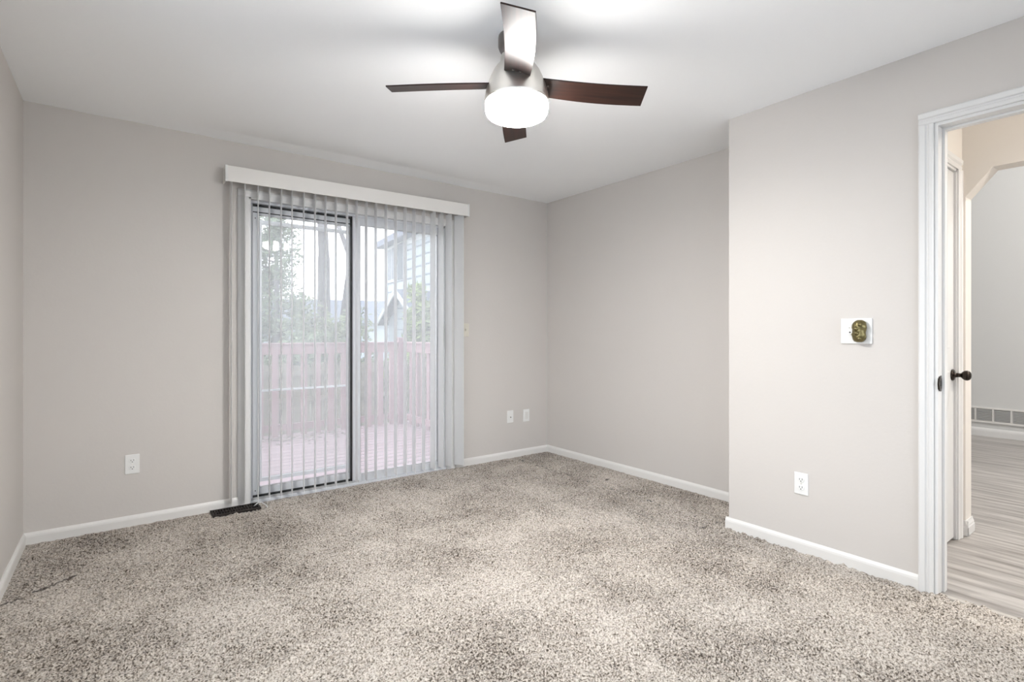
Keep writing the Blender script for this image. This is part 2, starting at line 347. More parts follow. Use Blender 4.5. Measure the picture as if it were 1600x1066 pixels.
# ------------------------------------------------------------ bedroom doorway trim
def casing_ring(xf, sgn, y0, y1, zt, wd, name, label):
    """door casing on plane x=xf projecting sgn: two legs and a head with a stepped profile"""
    b = MB()
    def leg(ya, yb):   # ya: opening side, yb: outer side
        P = lambda t, d: (xf+sgn*d, ya+(yb-ya)*t)
        poly = [P(0, 0), P(0, .010), P(.08, .013), P(.30, .013), P(.36, .009), P(.48, .009), P(.56, .016), P(.9, .018), P(1, .014), P(1, 0)]
        b.prism(poly, -.01, zt+wd*0, 'z')
    leg(y1, y1+wd); leg(y0, y0-wd)
    P = lambda t, d: (xf+sgn*d, zt+wd*t)
    poly = [P(0, 0), P(0, .010), P(.08, .013), P(.30, .013), P(.36, .009), P(.48, .009), P(.56, .016), P(.9, .018), P(1, .014), P(1, 0)]
    b.prism(poly, y0-wd, y1+wd, 'y')
    return struct(b.build(name, M['white'], fix=True), label, 'door casing')
casing_ring(JX, -1, OY0, OY1, OZ, .055, 'trim_2', 'white moulded casing around the open doorway')
b = MB(); t = .014
b.box(JX-.002, JX+JT+.002, OY1-t, OY1, -.01, OZ); b.box(JX-.002, JX+JT+.002, OY0, OY0+t, -.01, OZ); b.box(JX-.002, JX+JT+.002, OY0+t, OY1-t, OZ-t, OZ)
b.box(JX+.055, JX+.09, OY1-t-.01, OY1-t, -.01, OZ-t); b.box(JX+.055, JX+.09, OY0+t, OY0+t+.01, -.01, OZ-t); b.box(JX+.055, JX+.09, OY0+t+.01, OY1-t-.01, OZ-t-.01, OZ-t)
j = struct(b.build('trim_3', M['white'], bevel=.0015), 'white door jamb lining the open doorway', 'door jamb')
e = empty('strike_plate', (JX+.027, OY1-t, .937), 'dark bronze strike plate on the white jamb of the open doorway', 'strike plate')
b = MB(); b.prism([(-.022+.044*u, v) for u, v in ((0, -.032), (.75, -.036), (.95, -.02), (1, 0), (.95, .02), (.75, .036), (0, .032))], -.002, 0, 'y'); b.build('plate', M['bronze'], e)
b = MB(); b.prism([(-.034, -.024), (-.022, -.030), (-.022, .030), (-.034, .024), (-.040, 0)], -.006, 0.0, 'y'); b.build('lip', M['bronze'], e, bevel=.001)
for z in (-.025, .025): MB().tube((0, -.0035, z), (0, 0, z), .003, n=10).build('screw', M['nickeld'], e)
MB().box(-.008, .010, -.0028, -.0015, -.012, .012).build('latch_hole', M['slot'], e)

# ------------------------------------------------------------ hall beyond the doorway
HY = 0.845; HX = 3.88; AT = .12
b = MB(); D0, D1, DH = 3.09, 3.765, 2.085
b.box(JX+JT, D0, HY, HY+.11, 0, CH+.1); b.box(D1, HX, HY, HY+.11, 0, CH+.1); b.box(D0, D1, HY, HY+.11, DH, CH+.1); b.box(D0, D1, HY+.10, HY+.11, 0, DH)
struct(b.build('wall_hall_side', M['hallwall']), 'cream hall wall holding the closed white door', 'wall')
# arch wall with chamfered opening
A0, A1, AZ, CX = -.95, .830, 2.09, .118
b = MB()
b.prism([(-3.1, 0), (A0, 0), (A0, 1.945), (A0+CX, AZ), (A1-CX, AZ), (A1, 1.945), (A1, 0), (3.8, 0), (3.8, 4.2), (-3.1, 4.2)], HX, HX+AT, 'x')
struct(b.build('wall_hall_arch', M['hallwall']), 'cream hall wall with a clipped-corner opening', 'wall')
b = MB(); b.box(JX+JT, HX, -1.6, -1.5, 0, CH+.1); struct(b.build('wall_hall_end', M['hallwall']), 'cream wall at the hidden end of the hall', 'wall')
b = MB(); b.box(7.8, 7.92, -3.1, 3.8, 0, 4.2); struct(b.build('wall_far', M['greywall']), 'light grey wall seen through the clipped-corner opening', 'wall')
b = MB(); b.box(HX, 7.92, -3.2, -3.1, 0, 4.2); b.box(HX, 7.92, 3.8, 3.9, 0, 4.2); struct(b.build('wall_far_side', M['greywall']), 'light grey side walls of the far room', 'wall')
b = MB(); b.box(JX+JT-.01, HX, -3.2, HY+.1, CH, CH+.1); b.box(HX, 7.95, -3.2, 3.9, 4.1, 4.2); struct(b.build('ceiling_hall', M['ceil']), 'white ceiling of hall and far room', 'ceiling')
b = MB().prism([(7.8-p*1.2, z*1.45) for p, z in prof], -3.1, 3.8, 'y'); struct(b.build('baseboard_far', M['white']), 'white baseboard of the far grey wall', 'baseboard')
# baseboard wrapping the opening jamb
def colonial(h): return [(0, 0), (.014, 0), (.014, h*.55), (.011, h*.62), (.011, h*.72), (.006, h*.86), (.004, h), (0, h)]
pr = colonial(.085)
b = MB(); b.prism([(A1-p, z) for p, z in pr], HX-.0128, HX+AT+.013, 'x'); b.prism([(HX-p, z) for p, z in pr], A1-.014, HY, 'y')
struct(b.build('baseboard_hall', M['white']), 'short white baseboard wrapping the hall opening', 'baseboard')
# hall door
cw = .062
b = MB()
def P2(t, d): return (t, HY-d)
for (xa, xb) in ((D1, D1+cw), (D0, D0-cw)):
    b.prism([(xa+(xb-xa)*t, HY-d) for t, d in ((0, 0), (0, .010), (.3, .013), (.45, .009), (.6, .016), (.92, .018), (1, .013), (1, 0))], 0, DH, 'z')
b.prism([(HY-d, DH+cw*t) for t, d in ((0, 0), (0, .010), (.3, .013), (.45, .009), (.6, .016), (.92, .018), (1, .013), (1, 0))], D0-cw, D1+cw, 'x')
b.box(D0-.002, D0+.012, HY-.002, HY+.1, 0, DH); b.box(D1-.012, D1+.002, HY-.002, HY+.1, 0, DH); b.box(D0, D1, HY-.002, HY+.1, DH-.012, DH)
struct(b.build('trim_4', M['white']), 'white casing around the closed hall door', 'door casing')
d = struct(empty('door_2', ((D0+D1)/2, HY+.02, 0), 'closed white hall door with black round knob', 'door'), 'closed white hall door with black round knob', 'door')
hw = (D1-D0)/2-.014
b = MB(); b.box(-hw, hw, -.012, .023, .012, DH-.016)
for z0, z1 in ((.22, .95), (1.08, 1.9)):
    for x0, x1 in ((-hw+.1, -.04), (.04, hw-.1)):
        b.box(x0, x1, -.018, -.010, z0, z1)
b.build('panel', M['white'], d, bevel=.003)
k = MB(); rot = Matrix.Translation((hw-.035, -.012, .929)) @ Matrix.Rotation(PI/2, 4, 'X')
kprof = [(0, 0), (.032, 0), (.032, .005), (.028, .010), (.014, .013), (.011, .030), (.012, .040), (.020, .046), (.027, .056), (.028, .066), (.024, .076), (.014, .082), (0, .084)]
k.lathe(kprof, 32, rot); k.build('knob', M['bronze'], d)
# vents on the far wall
for i in range(5):
    y1 = 1.72 - i*.1505
    e = empty('wall_vent', (7.8, y1-.07, .239), '', 'vent', 'grey vent panels in a row above the far baseboard')
    e['label'] = 'grey rectangular vent panel above the far baseboard, ' + ('leftmost, partly hidden by the opening edge', 'second from the left of the row', 'third from the left of the row', 'fourth from the left of the row', 'fifth from the left of the row')[i]
    b = MB(); b.box(-.006, 0, -.066, .066, -.064, .064); b.build('panel', M['ventgrey'], e)
    b = MB()
    for q in range(7): 
        z = -.052+q*.0172; b.prism([(-.006, z), (-.011, z-.006), (-.010, z-.007), (-.005, z-.001)], -.064, .064, 'y')
    b.build('louvre', M['ventgrey'], e)
    if i == 0:
        pass
b = MB(); b.box(7.787, 7.8, .973, 1.738, .150, .172); b.box(7.787, 7.8, .973, 1.738, .306, .324)
for i in range(6):
    y = 1.725 - i*.1505; b.box(7.787, 7.8, y-.0, y+.013, .172, .306)
struct(b.build('trim_5', M['trim']), 'white dividers framing the row of grey vents', 'trim')
# added ceiling lamps, out of view, to light hall and far room
for (x, y, zc, mt, lb) in ((3.45, -.75, CH, 'hallshade', 'added warm flush lamp out of view, lighting the hall'), (5.9, -.6, 4.1, 'livshade', 'added flush lamp out of view, lighting the far grey room')):
    e = empty('added_ceiling_lamp', (x, y, zc), lb, 'added lamp')
    MB().lathe([(0, 0), (.15, 0), (.15, -.02), (.14, -.025), (0, -.025)], 40).build('base', M['nickel'], e)
    MB().lathe([(.135, -.022), (.13, -.05), (.10, -.075), (.05, -.088), (0, -.09)], 40).build('glass_shade', M[mt], e)

# ------------------------------------------------------------ sliding glass door
b = MB(); cw = .068     # interior casing
def cpoly(t0, t1, d): return
pf = ((0, 0), (0, .012), (.35, .016), (.75, .016), (1, .010), (1, 0))
b.prism([(DX0-cw*t, WY-d) for t, d in pf], -.01, DZ, 'z'); b.prism([(DX1+cw*t, WY-d) for t, d in pf], -.01, DZ, 'z')
b.prism([(WY-d, DZ+cw*.72*t) for t, d in pf], DX0-cw, DX1+cw, 'x')
b.box(DX0-.002, DX0+.012, WY-.010, WY+.04, 0, DZ); b.box(DX1-.012, DX1+.002, WY-.010, WY+.04, 0, DZ); b.box(DX0, DX1, WY-.010, WY+.04, DZ-.012, DZ+.002)
struct(b.build('trim_6', M['white']), 'white casing around the sliding glass door', 'door casing')
sd = struct(empty('door_1', ((DX0+DX1)/2, WY, 0), '', 'sliding door'), 'two-panel sliding glass patio door with grey frame', 'sliding door')
def bd(x0, x1, y0, y1, z0, z1, mb=None):
    mb = mb or MB(); cx = (DX0+DX1)/2; return mb.box(x0-cx, x1-cx, y0-WY, y1-WY, z0, z1)
m = MB()
bd(DX0+.012, DX0+.032, 3.935, 4.03, .0, DZ-.012, m); bd(DX1-.03, DX1-.012, 3.925, 4.03, .0, DZ-.012, m)
bd(DX0+.012, DX1-.012, 3.925, 4.03, DZ-.028, DZ-.012, m); bd(DX0+.012, DX1-.012, 3.905, 4.03, -.02, .012, m)
m.build('frame', M['vinyl'], sd, bevel=.002)
m = MB(); bd(DX0+.012, 1.47, 3.93, 3.945, .012, .026, m); bd(DX0+.012, DX1-.03, 3.962, 3.966, .012, .03, m); m.build('track', M['vinyld'], sd)
m = MB(); bd(DX0+.03, 1.46, 3.950, 3.970, 2.044, 2.053, m); bd(DX0+.03, DX0+.036, 3.955, 3.975, .02, 2.06, m); bd(DX0+.04, 1.415, 3.971, 3.976, 2.003, 2.009, m); bd(DX0+.03, 1.45, 3.960, 3.975, .020, .034, m); m.build('gasket', M['blackrub'], sd)
def panel(name, x0, x1, y0, y1, z0, z1, sl, sr, rb, rt, gm):
    m = MB(); bd(x0, x0+sl, y0, y1, z0, z1, m); bd(x1-sr, x1, y0, y1, z0, z1, m); bd(x0+sl, x1-sr, y0, y1, z0, z0+rb, m); bd(x0+sl, x1-sr, y0, y1, z1-rt, z1, m)
    p = m.build(name, M['vinyl'], sd, bevel=.003)
    yc = (y0+y1)/2; g = bd(x0+sl-.004, x1-sr+.004, yc-.003, yc+.003, z0+rb-.004, z1-rt+.004).build('pane', gm, p)
    m = MB(); q = .004
    bd(x0+sl, x0+sl+q, y0+.004, yc-.003, z0+rb, z1-rt, m); bd(x1-sr-q, x1-sr, y0+.004, yc-.003, z0+rb, z1-rt, m); bd(x0+sl, x1-sr, y0+.004, yc-.003, z0+rb, z0+rb+q, m); bd(x0+sl, x1-sr, y0+.004, yc-.003, z1-rt-q, z1-rt, m)
    m.build('gasket', M['vinyld'], p); return p
pl = panel('fixed_panel', .722, 1.452, 3.975, 4.005, .03, 2.068, .048, .042, .052, .080, M['glassL'])
pr_ = panel('sliding_panel', 1.418, 2.206, 3.932, 3.966, .012, 2.068, .062, .052, .058, .070, M['glassR'])
m = MB(); bd(1.412, 1.418, 3.934, 3.968, .012, 2.068, m); m.build('weather_strip', M['blackrub'], pr_)
m = MB(); bd(2.168, 2.196, 3.915, 3.934, 1.0, 1.24, m); bd(2.174, 2.190, 3.895, 3.915, 1.03, 1.05, m); bd(2.174, 2.190, 3.895, 3.915, 1.19, 1.21, m); bd(2.172, 2.192, 3.887, 3.897, 1.02, 1.22, m)
m.build('handle', M['vinyld'], pr_, bevel=.003)
for z in (.06, 1.96): bd(.742, .748, 3.971, 3.976, z, z+.006).build('screw', M['blackrub'], pl)
# insect screen
sc = empty('insect_screen_door', (1.10, 4.06, 0), 'grey framed insect screen outside the left glass pane', 'screen door')
m = MB(); x0, x1, z0, z1 = -.325, .36, .10, 1.97
m.box(x0, x0+.028, -.008, .008, z0, z1); m.box(x1-.028, x1, -.008, .008, z0, z1); m.box(x0+.028, x1-.028, -.008, .008, z0, z0+.026); m.box(x0+.028, x1-.028, -.008, .008, z1-.028, z1)
m.build('frame', M['vinyld'], sc)
m = MB(); m.box(x0+.028, x1-.028, -.005, .005, .742, .756); m.build('mid_rail', M['vinyl'], sc)
def screen_mat():
    mt = bpy.data.materials.new('insect_screen_mesh'); mt.use_nodes = True; n = mt.node_tree.nodes; L = mt.node_tree.links
    tr = n.new('ShaderNodeBsdfTransparent'); mx = n.new('ShaderNodeMixShader'); mx.inputs[0].default_value = .11
    n['Principled BSDF'].inputs['Base Color'].default_value = (.45, .46, .46, 1)
    L.new(tr.outputs[0], mx.inputs[1]); L.new(n['Principled BSDF'].outputs[0], mx.inputs[2]); L.new(mx.outputs[0], n['Material Output'].inputs[0]); return mt
MB().box(x0+.02, x1-.02, -.001, .001, z0+.02, z1-.02).build('mesh', screen_mat(), sc)

# ------------------------------------------------------------ vertical blind
vb = empty('vertical_blind', (1.46, WY, 0), 'white vertical blind with open vanes and boxed valance over the sliding door', 'vertical blind')
VX0, VX1 = .535-1.46, 2.382-1.46
b = MB(); b.box(VX0, VX1, -.112, -.106, 2.152, 2.254)
va = b.build('valance', M['valance'], vb, bevel=.002); va.rotation_euler = (0, -.0092, 0); va.location.x = .0203
for x in (VX0, VX1-.006): MB().box(x, x+.006, -.106, 0, 2.152, 2.254).build('valance_return', M['valance'], va, bevel=.001)
for x in (VX0, VX1-.012): MB().box(x-.001, x+.013, -.1135, -.104, 2.150, 2.256).build('corner_clip', M['plate'], va, bevel=.001)
MB().box(VX0+.02, VX1-.02, -.075, -.035, 2.175, 2.215).build('headrail', M['valance'], vb, bevel=.003)
for x in (VX0+.3, 0, VX1-.3): MB().box(x-.015, x+.015, -.08, 0, 2.212, 2.222).build('bracket', M['nickeld'], vb)
def vane_mesh():
    m = MB(); n = 8; R = .20; wv = .089; zt, zb = 2.165, .036
    pts = []
    for i in range(n+1):
        t = -wv/2+wv*i/n; pts.append((R*(math.cos(t/R)-1)+.0025, R*math.sin(t/R)))
    back = [(p[0]-.0011, p[1]) for p in reversed(pts)]
    m.prism(pts+back, zb, zt, 'z')
    m.box(-.006, .004, -.01, .01, zt, zt+.02)
    return m
vx = [.578, .659, .739, .81, .886, .957, 1.036, 1.114, 1.188, 1.264, 1.347, 1.419, 1.494, 1.57, 1.653, 1.733, 1.815, 1.893, 1.979, 2.065, 2.139, 2.214]
first = None
rv = random.Random(3)
for i, x in enumerate(vx):
    ang = math.radians(8.5+rv.uniform(-1.5, 1.5))
    if i in (19,): ang = math.radians(-2)
    if i == 20: ang = math.radians(-1)
    if i == 21: ang = math.radians(-6)
    if i == 0: ang = math.radians(2)
    if first is None:
        first = vane_mesh().build('vane', M['vane'], vb); o = first
    else: o = copy_obj(first, vb)
    o.location = (x-1.46, -.055, rv.uniform(-.003, .003)); o.rotation_euler = (0, 0, -ang)
for i in range(5):
    o = copy_obj(first, vb); o.location = (2.306+i*.0045-1.46, -.068+i*.006, -.002*i); o.rotation_euler = (0, 0, -math.radians(-38+i*2))
# loose end of control cord lying on the carpet
pts = [Vector((.705, 3.80, .012)), Vector((.725, 3.79, .03)), Vector((.745, 3.775, .035)), Vector((.765, 3.755, .022)), Vector((.775, 3.735, .008))]
b = MB()
for a, c in zip(pts[:-1], pts[1:]): b.tube(a, c, .0035, n=10)
tag(b.build('cord_end', M['vane']), 'short curled white cord end on the carpet beside the floor register', 'cord')

# ------------------------------------------------------------ floor register
e = empty('floor_register', (.600, 3.818, .0), 'dark brown metal floor register in the carpet under the left end of the blind', 'floor vent')
L_, W_ = .28, .125
b = MB(); b.box(-L_/2, L_/2, -W_/2, -W_/2+.016, -.004, .010); b.box(-L_/2, L_/2, W_/2-.016, W_/2, -.004, .010); b.box(-L_/2, -L_/2+.014, -W_/2, W_/2, -.004, .010); b.box(L_/2-.014, L_/2, -W_/2, W_/2, -.004, .010); b.box(-L_/2, L_/2, -.005, .005, -.004, .010)
b.build('frame', M['register'], e, bevel=.002)
sl = None
for i in range(16):
    x = -L_/2+.014+(i+.5)*(L_-.028)/16
    if sl is None: sl = MB().box(-.0025, .0025, -W_/2+.012, W_/2-.012, -.006, .008).build('slat', M['register'], e); o = sl
    else: o = copy_obj(sl, e)
    o.location = (x, 0, 0)
MB().box(-L_/2+.005, L_/2-.005, -W_/2+.005, W_/2-.005, -.02, -.006).build('duct_opening', M['slot'], e)

# ------------------------------------------------------------ outlets and plates (local: plate in XZ plane facing -Y)
def plate_mesh(wd, ht, th=.006):
    return MB().box(-wd/2, wd/2, -th, 0, -ht/2, ht/2)
def outlet(loc, rz, label):
    e = empty('wall_outlet', loc, label, 'outlet', rz=rz)
    plate_mesh(.072, .116).build('cover_plate', M['plate'], e, bevel=.003)
    for z in (.021, -.021):
        r = MB(); pts = []
        for i in range(24):
            a = 2*PI*i/24; pts.append((.0165*math.cos(a), max(-.0125, min(.0125, .0165*math.sin(a)))))
        r.prism([(x, z+y) for x, y in pts], -.0085, -.004, 'y'); rr = r.build('receptacle', M['plate'], e, bevel=.0008)
        s_ = MB(); s_.box(-.0078, -.0055, -.0092, -.008, z-.001, z+.0075); s_.box(.0055, .0078, -.0092, -.008, z-.001, z+.0085); s_.tube((0, -.0092, z-.0068), (0, -.008, z-.0068), .0026, n=12)
        s_.build('slots', M['slot'], rr)
    MB().tube((0, -.0075, 0), (0, -.004, 0), .0032, n=12).build('screw', M['nickel'], e)
    return e
outlet((.052, WY, .371), 0, 'white duplex outlet low on the wall left of the sliding door')
outlet((JX, 1.297, .359), -PI/2, 'white duplex outlet low on the projecting wall near the open doorway')
e = empty('coax_plate', (2.899, WY, .383), 'white wall plate with a small dark cable jack, left of the two near the corner', 'wall plate')
plate_mesh(.070, .114).build('cover_plate', M['plate'], e, bevel=.003)
MB().tube((0, -.014, -.006), (0, -.004, -.006), .0055, n=14).build('jack', M['nickeld'], e)
e = empty('outlet_plate', (3.089, WY, .377), 'white rectangular decorator outlet plate nearest the room corner', 'outlet')
plate_mesh(.074, .116).build('cover_plate', M['plate'], e, bevel=.003)
MB().box(-.017, .017, -.009, -.004, -.034, .034).build('receptacle', M['trim'], e, bevel=.001)
e = empty('light_switch', (2.408, WY, 1.188), 'ivory light switch plate peeking out behind the stacked vanes', 'light switch')
plate_mesh(.072, .115).build('cover_plate', M['beige'], e, bevel=.003)
MB().prism([(-.006, -.012), (-.018, .006), (-.016, .012), (-.006, .010)], -.004, .004, 'x').build('toggle', M['beige'], e)
# square plate with bronze dial
e = empty('wall_dial', (JX, 1.036, 1.173), 'square white wall plate with a lumpy antique bronze knob, beside the doorway', 'wall control', rz=-PI/2)
plate_mesh(.137, .126, .009).build('cover_plate', M['plate'], e, bevel=.003)
def blob(pts, n=28, m_=20):
    """union-like lumpy capsule: lofted ellipses (z, rx, ry, cx, cy)"""
    mb = MB(); vs = []
    for z, rx, ry, cx, cy in pts:
        for i in range(n):
            a = 2*PI*i/n; k = 1+.05*math.sin(3*a+z*160)
            vs.append((cx+rx*k*math.cos(a), cy+ry*k*math.sin(a), z))
    fs = [(k*n+i, k*n+(i+1) % n, (k+1)*n+(i+1) % n, (k+1)*n+i) for k in range(len(pts)-1) for i in range(n)]
    fs += [tuple(reversed(range(n))), tuple(range((len(pts)-1)*n, len(pts)*n))]
    return mb.add(vs, fs, True)
cx = .020
kb = blob([(-.054, .012, .008, cx, -.026), (-.050, .021, .015, cx, -.027), (-.040, .028, .020, cx, -.028), (-.028, .030, .021, cx, -.029), (-.016, .031, .022, cx, -.030), (-.006, .029, .019, cx, -.028), (.000, .030, .021, cx, -.030), (.006, .030, .020, cx, -.029),
           (.016, .032, .023, cx+.002, -.031), (.030, .031, .022, cx+.002, -.030), (.042, .027, .019, cx+.002, -.028), (.050, .018, .014, cx+.002, -.027), (.054, .009, .007, cx+.002, -.026)])
kk = kb.build('knob', M['oldbronze'], e)
MB().tube((cx, -.03, 0), (cx, -.005, 0), .014, n=20).build('stem', M['nickeld'], e)
for dz, dx, r_ in ((.010, -.006, .011), (-.012, -.004, .012), (.030, .010, .010), (-.036, .008, .010)):
    q = MB(); q.lathe([(0, r_), (r_*.5, r_*.87), (r_*.87, r_*.5), (r_, 0), (r_*.8, -r_*.6), (0, -r_)], 18, Matrix.Translation((cx+dx, -.048, dz))); q.build('boss', M['oldbronze'], kk)
q = MB(); q.prism([(-.024+.012*math.cos(2*PI*i/20), .004+.022*math.sin(2*PI*i/20)) for i in range(20)], -.016, -.008, 'y'); sw = q.build('white_insert', M['plate'], e, bevel=.001)
MB().tube((-.024, -.018, -.006), (-.024, -.0155, -.006), .0035, n=12).build('screw', M['slot'], sw)
MB().tube((-.026, -.0175, .016), (-.026, -.0155, .016), .002, n=12).build('screw', M['nickeld'], sw)
# small thing at the head of the casing? none

# ------------------------------------------------------------ ceiling fan
FX, FY = 1.366, 1.788
fan = empty('ceiling_fan', (FX, FY, CH), 'four-blade ceiling fan with dark walnut blades, brushed nickel housing and lit drum glass', 'ceiling fan')
z = lambda a: a-CH
MB().lathe([(0, z(2.452)), (.078, z(2.452)), (.080, z(2.43)), (.080, z(2.40)), (.074, z(2.385)), (.05, z(2.378)), (0, z(2.378))]).build('canopy', M['nickeld'], fan)
MB().lathe([(.020, z(2.38)), (.020, z(2.35))]).build('downrod', M['nickel'], fan)
MB().lathe([(0, z(2.36)), (.066, z(2.36)), (.070, z(2.35)), (.071, z(2.326)), (.086, z(2.312)), (.100, z(2.292)), (.113, z(2.264)), (.124, z(2.236)), (.131, z(2.212)), (.136, z(2.19)), (.138, z(2.168)), (.138, z(2.158)), (.130, z(2.156)), (0, z(2.156))], 64).build('motor_housing', M['nickel'], fan)
MB().lathe([(.128, z(2.160)), (.1355, z(2.156)), (.1365, z(2.150)), (.1360, z(2.130)), (.133, z(2.115)), (.126, z(2.103)), (.114, z(2.096)), (.09, z(2.092)), (0, z(2.090))], 64).build('glass_shade', M['shade'], fan)
def blade_mesh():
    n = 22; top = []; bot = []
    r0, r1 = .108, .553
    for i in range(n+1):
        t = i/n; x = r0+(r1-r0)*t
        bow = .012*math.sin(PI*t)
        wu = .056+.004*t; wl = .054+.006*t
        top.append((x + (0), wu+bow)); bot.append((x-.0*t, -wl+bow*.6))
    poly = bot+list(reversed(top))
    return poly
pitch = math.radians(14.5)
first = None; DROOP = (5.0, 3.2, 1.7, .8)
base = -math.atan2(.6, .8)           # camera forward in plan is 90-36.87 deg
for kq in range(4):
    ang = (PI/2-math.atan2(.6, .8)) - PI/2 + kq*PI/2 + math.radians(0.0)
    if first is None:
        m = MB(); m.prism(blade_mesh(), -.003, .003, 'z'); o = m.build('blade', M['blade'], fan, bevel=.0015); first = o
        h = MB(); h.prism([(.085, -.030), (.125, -.030), (.150, -.018), (.150, .018), (.125, .030), (.085, .030)], .003, .008, 'z'); hb = h.build('blade_iron', M['nickeld'], o)
        for yy in (-.015, .015): MB().tube((.135, yy, -.006), (.135, yy, -.003), .004, n=10).build('screw', M['nickeld'], o)
        kids = [c for c in COL.objects if c.parent == o]
    else:
        o = copy_obj(first, fan)
        for c in kids: copy_obj(c, o)
    # pitch: clockwise side (seen from above) is the higher one
    o.matrix_basis = Matrix.Translation((0, 0, z(2.235))) @ Matrix.Rotation(ang, 4, 'Z') @ Matrix.Rotation(math.radians(DROOP[kq]), 4, 'Y') @ Matrix.Rotation(-pitch, 4, 'X')

# ------------------------------------------------------------ outside: deck
DZK = -.085
b = MB(); b.box(-.6, 3.30, WY+WT+.03, 6.80, DZK-.04, DZK); tag(b.build('deck', M['deckwood']), 'faded reddish wooden deck outside the sliding door', 'deck')
def baluster(par, m_, name='baluster'): pass
def rail_set(origin, rz, n, sp, start, label, length, post_at=None):
    e = empty('deck_railing', origin, label, 'railing', 'deck railings', rz=rz)
    MB().box(0, length, -.03, .03, .985, 1.115).build('top_rail', M['redwood'], e, bevel=.004)
    MB().box(0, length, -.055, .065, 1.105, 1.125).build('cap_rail', M['redwood'], e, bevel=.003)
    MB().box(0, length, .005, .035, .06, .14).build('bottom_rail', M['redwood'], e)
    f0 = None
    for i in range(n):
        if f0 is None: f0 = MB().box(-.034, .034, -.032, .004, .0, 1.0).build('baluster', M['redwood'], e, bevel=.002); o = f0
        else: o = copy_obj(f0, e)
        o.location = (start+i*sp, 0, 0)
    return e
r1 = rail_set((-.5, 6.70, DZK), 0, 21, .1655, .15, 'faded red deck railing along the far edge of the deck', 3.54)
r2 = rail_set((3.15, 4.06, DZK), PI/2, 15, .1655, .12, 'faded red deck railing along the right side of the deck', 2.58)
b = MB(); b.box(-.055, .055, -.055, .055, 0, 1.16); b.box(-.065, .065, -.065, .065, 1.16, 1.185)
tag(b.build('deck_post', M['post'], bevel=.004, loc=(3.10, 6.70, DZK)), 'faded red corner post where the two deck railings meet', 'post')
# tan stack beside the left railing (dry leaves) -- small leaf litter on deck
b = MB(); rl = random.Random(11)
for i in range(160):
    x = rl.uniform(.9, 2.2); y = 6.62-abs(rl.gauss(0, .22)); a = rl.uniform(0, 2*PI); s_ = rl.uniform(.015, .035)
    c, s2 = math.cos(a)*s_, math.sin(a)*s_
    zz = DZK+.004
    b.add([(x-c, y-s2, zz), (x+s2*.5, y-c*.5, zz+.01), (x+c, y+s2, zz+.004), (x-s2*.5, y+c*.5, zz+.008)], [(0, 1, 2, 3)])
tag(b.build('leaf_litter', M['fence'], fix=False), 'scattered dry leaves on the deck along the far railing', 'leaves', kind='stuff')
# fence beyond the railing
GZ = -.75
fe = empty('garden_fence', (-4, 8.6, GZ), 'weathered wooden garden fence standing behind the deck railing', 'fence')
b = MB(); rf = random.Random(5)
x = 0
while x < 9.6:
    ww = .135; h = 1.42+rf.uniform(-.03, .03); b.prism([(x, 0), (x+ww, 0), (x+ww, h-.03), (x+ww-.03, h), (x+.03, h), (x, h-.03)], -.01, .01+rf.uniform(0, .006), 'y'); x += ww+rf.uniform(.008, .03)
b.build('board_panel', M['fence'], fe, fix=False)
for zz in (.32, .82, 1.24): MB().box(0, 9.7, -.05, -.012, zz, zz+.085).build('rail', M['fence'], fe)
for i in range(4): MB().box(i*2.4+.3, i*2.4+.4, -.09, -.01, 0, 1.5).build('post', M['fence'], fe)
b = MB(); b.box(-60, 60, -50, 3.9, GZ-.1, GZ); struct(b.build('ground_bounce', M['patio']), 'ground beside the house, made pale to bounce daylight inside', 'ground')  # unseen pale ground added as a reflector below the added windows
b = MB(); b.box(-60, 60, 3.9, 90, GZ-.1, GZ); struct(b.build('ground', M['ground']), 'grassy ground beyond the deck', 'ground')

# ------------------------------------------------------------ neighbour's house
hang = math.radians(-6.4)                       # long wall runs 6 degrees off our wall normal
H = empty('neighbour_house', (6.53, 15.10, GZ), 'pale blue-grey sided two-storey house with overhanging grey roof, seen through the right pane', 'house', rz=hang)
# local: +x away from us, wall face at x=0, runs along -y towards camera
EZ = 3.80-GZ
b = MB()
lap = .262; zz = 0
while zz < EZ-.01:
    b.prism([(-.016, zz), (0, zz), (6, zz), (6, min(zz+lap, EZ)), (.0, min(zz+lap, EZ))], -12, 0, 'y'); zz += lap
b.build('wall', M['siding'], H, fix=False)
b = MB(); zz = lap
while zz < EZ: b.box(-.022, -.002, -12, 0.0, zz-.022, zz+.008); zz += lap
b.build('lap_shadow_strip', M['sidingline'], H, fix=False)  # dark strips drawn as the shade under each siding lap
MB().box(-.03, .02, -.11, .012, 0, EZ).build('corner_board', M['housetrim'], H)
MB().box(-.03, 0, -12, 0, EZ-.22, EZ).build('frieze_board', M['housetrim'], H)
b = MB(); b.prism([(-.30, EZ-.02), (-.30, EZ+.12), (3, EZ+1.75), (6.55, EZ+.10), (6.55, EZ-.02), (3, EZ+1.60)], -12.4, .22, 'y'); b.build('roof', M['roof'], H)
MB().box(-.31, .0, -12.4, .22, EZ-.05, EZ-.02).build('soffit', M['fascia'], H)
MB().box(-.34, -.29, -12.4, .22, EZ-.06, EZ+.12).build('fascia', M['fascia'], H)
MB().prism([(0, EZ), (6, EZ), (3, EZ+1.5)], -11.9, 0, 'y').build('gable_wall', M['siding'], H)
wz0 = 2.74-GZ; wz1 = wz0+.92
for (ya, yb) in ((-.95, -.22),):
    wf = MB().box(-.045, 0, ya-.05, yb+.05, wz0-.07, wz1+.07).build('window', M['housetrim'], H)
    MB().box(-.05, -.02, ya, (ya+yb)/2-.02, wz0, wz1).build('pane', M['hglass'], wf); MB().box(-.05, -.02, (ya+yb)/2+.02, yb, wz0, wz1).build('pane', M['hglass'], wf)
